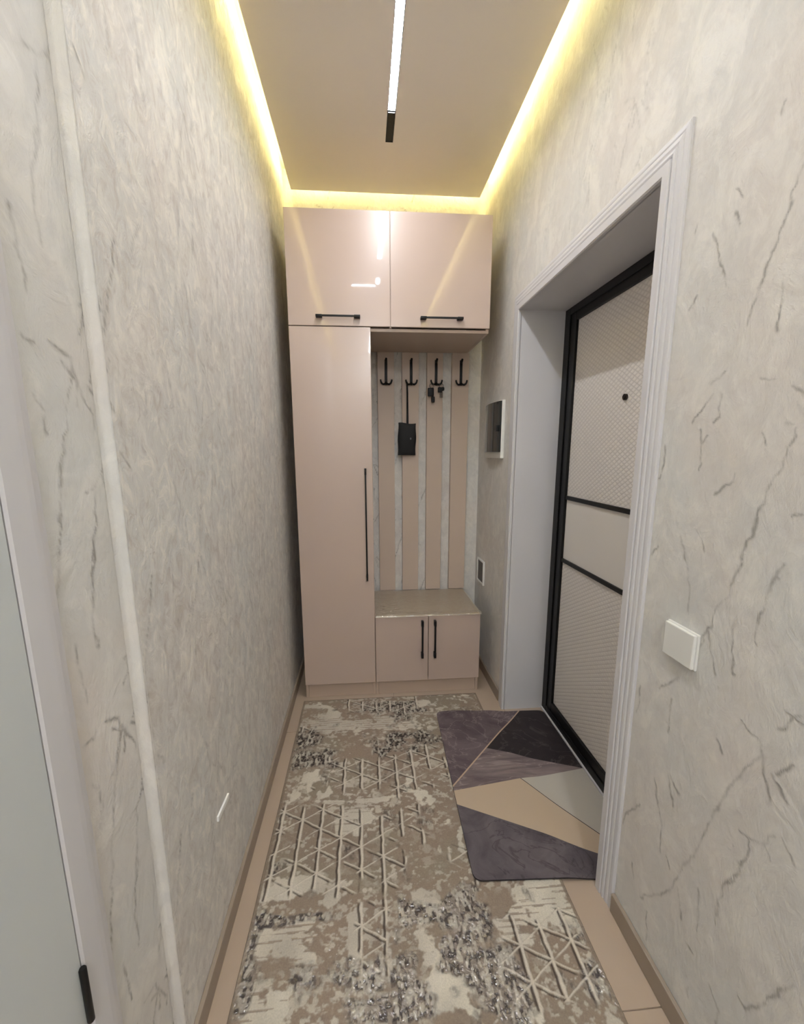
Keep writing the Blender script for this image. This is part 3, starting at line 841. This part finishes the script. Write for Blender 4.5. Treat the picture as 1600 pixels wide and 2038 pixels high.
    me = mesh_np('carpet_runner', v, q, {'dye': col.reshape(-1, 3), 'film': film.ravel()})
    m = mat('carpet_pile', (160, 145, 128), rough=.8, spec=.25)
    g = N(m); co = g.coord()
    at = g.add('ShaderNodeAttribute', attribute_name='dye').outputs['Color']
    fn = g.noise(co, 220, 3, .6)
    hs = g.add('ShaderNodeHueSaturation', {'Color': at, 'Value': g.ramp(fn, 0.0, 1.0)})
    hs.inputs['Value'].default_value = 1
    g.t.links.new(g.math('ADD', g.math('MULTIPLY', fn, .5), .75), hs.inputs['Value'])
    g.set('Base Color', hs.outputs[0])
    g.set('Normal', g.bump(fn, .4, .002))
    fa = g.add('ShaderNodeAttribute', attribute_name='film').outputs['Fac']
    g.set('Coat Weight', g.math('MULTIPLY', fa, .9))
    g.b.inputs['Coat Roughness'].default_value = .06; g.b.inputs['Coat IOR'].default_value = 2.3
    wr = g.noise(co, 80, 2, .5, 1.0)
    g.set('Coat Normal', g.bump(wr, 1.0, .0045))
    o = link('carpet_runner', me, None, m)
    tag(o, 'long taupe and cream distressed runner carpet with raised triangle lattice', 'carpet')
carpet()

# ------------------------------------------------------------------ door mat
def marble(name, c1, c2, c3, scale, rough=.75, stretch=(1, 1, 1)):
    m = mat(name, c1, rough=rough, spec=.3)
    g = N(m); co = g.add('ShaderNodeMapping', {'Vector': g.coord(), 'Scale': stretch}).outputs[0]
    n = g.noise(co, scale, 5, .6, 1.2)
    c = g.mix(g.ramp(n, .35, .65), lin(c1), lin(c2))
    v = g.math('ABSOLUTE', g.math('SUBTRACT', g.noise(co, scale * .7, 4, .55, 2.0), .5))
    c = g.mix(g.math('MULTIPLY', g.ramp(v, .018, 0.0), .55), c, lin(c3))
    g.set('Base Color', c)
    g.set('Normal', g.bump(g.noise(co, 300, 2), .2, .001))
    return m
MM = [marble('mat_plum_marble', (86, 74, 78), (112, 99, 102), (150, 136, 138), 7),
      marble('mat_black', (44, 38, 40), (56, 49, 50), (84, 76, 76), 5),
      marble('mat_grey_plum_streak', (104, 91, 93), (142, 128, 126), (172, 160, 156), 5, stretch=(.6, 2.6, 1)),
      tint('mat_sand', (192, 172, 149), .04, 6, rough=.75),
      tint('mat_pale_grey', (188, 182, 171), .04, 5, rough=.75),
      marble('mat_slate_marble', (84, 77, 82), (110, 102, 106), (58, 50, 54), 6),
      tint('mat_gold_line', (190, 164, 140), .05, 9, rough=.6),
      tint('mat_edge', (46, 40, 42), .1, 9, rough=.8)]
def clip_poly(poly, a, b, c, keep=1):
    """half plane a*x + b*y + c >= 0 (keep = 1)"""
    out = []; n = len(poly)
    f = lambda p: keep * (a * p[0] + b * p[1] + c)
    for i in range(n):
        p, q = poly[i], poly[(i + 1) % n]; fp, fq = f(p), f(q)
        if fp >= 0: out.append(p)
        if fp * fq < 0:
            t = fp / (fp - fq); out.append((p[0] + (q[0] - p[0]) * t, p[1] + (q[1] - p[1]) * t))
    return out
def line(p, q):
    a, b = -(q[1] - p[1]), q[0] - p[0]; n = math.hypot(a, b); a, b = a / n, b / n
    return a, b, -(a * p[0] + b * p[1])           # positive on the left of p -> q
def mat_obj():
    cs = [(.336, 1.158), (.9545, 1.128), (.9545, 2.070), (.364, 2.090)]
    out = []; r = .032
    for i in range(4):
        p0, p, p1 = Vector(cs[i - 1]), Vector(cs[i]), Vector(cs[(i + 1) % 4])
        d0, d1 = (p0 - p).normalized(), (p1 - p).normalized()
        for k in range(7):
            t = k / 6; A = p + d0 * r; B = p + d1 * r
            q = A * (1 - t) ** 2 + p * 2 * t * (1 - t) + B * t * t
            out.append((q.x, q.y))
    L1 = line((.359, 1.575), (.826, 2.080)); L2 = line((.554, 1.785), (.960, 1.628)); L3 = line((.340, 1.538), (.960, 1.630)); L4 = line((.660, 1.570), (.849, 1.300)); L5 = line((.340, 1.472), (.800, 1.226))
    regs = []
    top = clip_poly(out, *L3); low = clip_poly(out, *L3, keep=-1)
    regs.append((0, clip_poly(top, *L1))); rest = clip_poly(top, *L1, keep=-1)
    regs.append((1, clip_poly(rest, *L2))); regs.append((2, clip_poly(rest, *L2, keep=-1)))
    mid = clip_poly(low, *L5); regs.append((5, clip_poly(low, *L5, keep=-1)))
    regs.append((4, clip_poly(mid, *L4))); regs.append((3, clip_poly(mid, *L4, keep=-1)))
    fin = []
    for mi, pl in regs:                            # inlaid thin lines along two of the seams
        for Ln, wd, which in ((L1, .0032, (0, 1, 2)), (L4, .0016, (3, 4))):
            if mi in which:
                a, b, c = Ln
                sg = 1 if mi in (0, 4) else -1
                st = clip_poly(pl, a * sg, b * sg, c * sg - wd, keep=-1)
                if len(st) > 2: fin.append((6 if which[0] == 0 else 7, st))
                pl = clip_poly(pl, a * sg, b * sg, c * sg - wd)
        fin.append((mi, pl))
    cuts = [.40, .46, .52, .58, .632, .648, .665, .68, .70, .72, .735, .75, .765, .785, .84, .90]
    cutsy = [1.9, 2.0, 2.045]
    fin2 = []
    for mi, pl in fin:
        parts = [pl]
        for cx in cuts: parts = [z for p in parts for z in (clip_poly(p, 1, 0, -cx, -1), clip_poly(p, 1, 0, -cx)) if len(z) > 2]
        for cy in cutsy: parts = [z for p in parts for z in (clip_poly(p, 0, 1, -cy, -1), clip_poly(p, 0, 1, -cy)) if len(z) > 2]
        fin2 += [(mi, p) for p in parts]
    def zz(x, y):
        t = min(max((x - .632) / .14, 0), 1); t = t * t * (3 - 2 * t)
        z = .0108 * (1 - t) + .0006 * t
        wv = max(0, (y - 1.9) / .19)
        return z + .006 * wv * wv * max(0, math.sin((x - .36) / .2 * math.pi)) * (1 if x < .62 else .3)
    bm = bmesh.new(); VT = {}
    def vert(x, y, up):
        k = (round(x, 4), round(y, 4), up)
        if k not in VT: VT[k] = bm.verts.new((x, y, zz(x, y) + (.0055 if up else 0)))
        return VT[k]
    cnt = {}
    faces = []
    for mi, pl in fin2:
        for up in (True, False):
            vs = []
            for p in pl:
                v = vert(p[0], p[1], up)
                if not vs or v is not vs[-1]: vs.append(v)
            if len(vs) > 1 and vs[0] is vs[-1]: vs.pop()
            if len(set(vs)) < 3 or len(set(vs)) != len(vs): continue
            try: f = bm.faces.new(vs if up else vs[::-1]); f.material_index = mi if up else 7
            except ValueError: pass
    bm.edges.ensure_lookup_table()
    # skirt round the outer boundary
    for e in [e for e in bm.edges if len(e.link_faces) == 1]:
        a, b = e.verts
        if all(abs(v.co.z - zz(v.co.x, v.co.y) - .0055) < 1e-5 for v in (a, b)):
            ka, kb = (round(a.co.x, 4), round(a.co.y, 4), False), (round(b.co.x, 4), round(b.co.y, 4), False)
            if ka in VT and kb in VT:
                try: f = bm.faces.new((a, b, VT[kb], VT[ka])); f.material_index = 7
                except ValueError: pass
    bmesh.ops.recalc_face_normals(bm, faces=bm.faces)
    me = bpy.data.meshes.new('doormat'); bm.to_mesh(me); bm.free()
    for m in MM: me.materials.append(m)
    o = link('doormat', me, None, None)
    tag(o, 'dark plum and sand geometric doormat at the entrance door', 'doormat')
mat_obj()
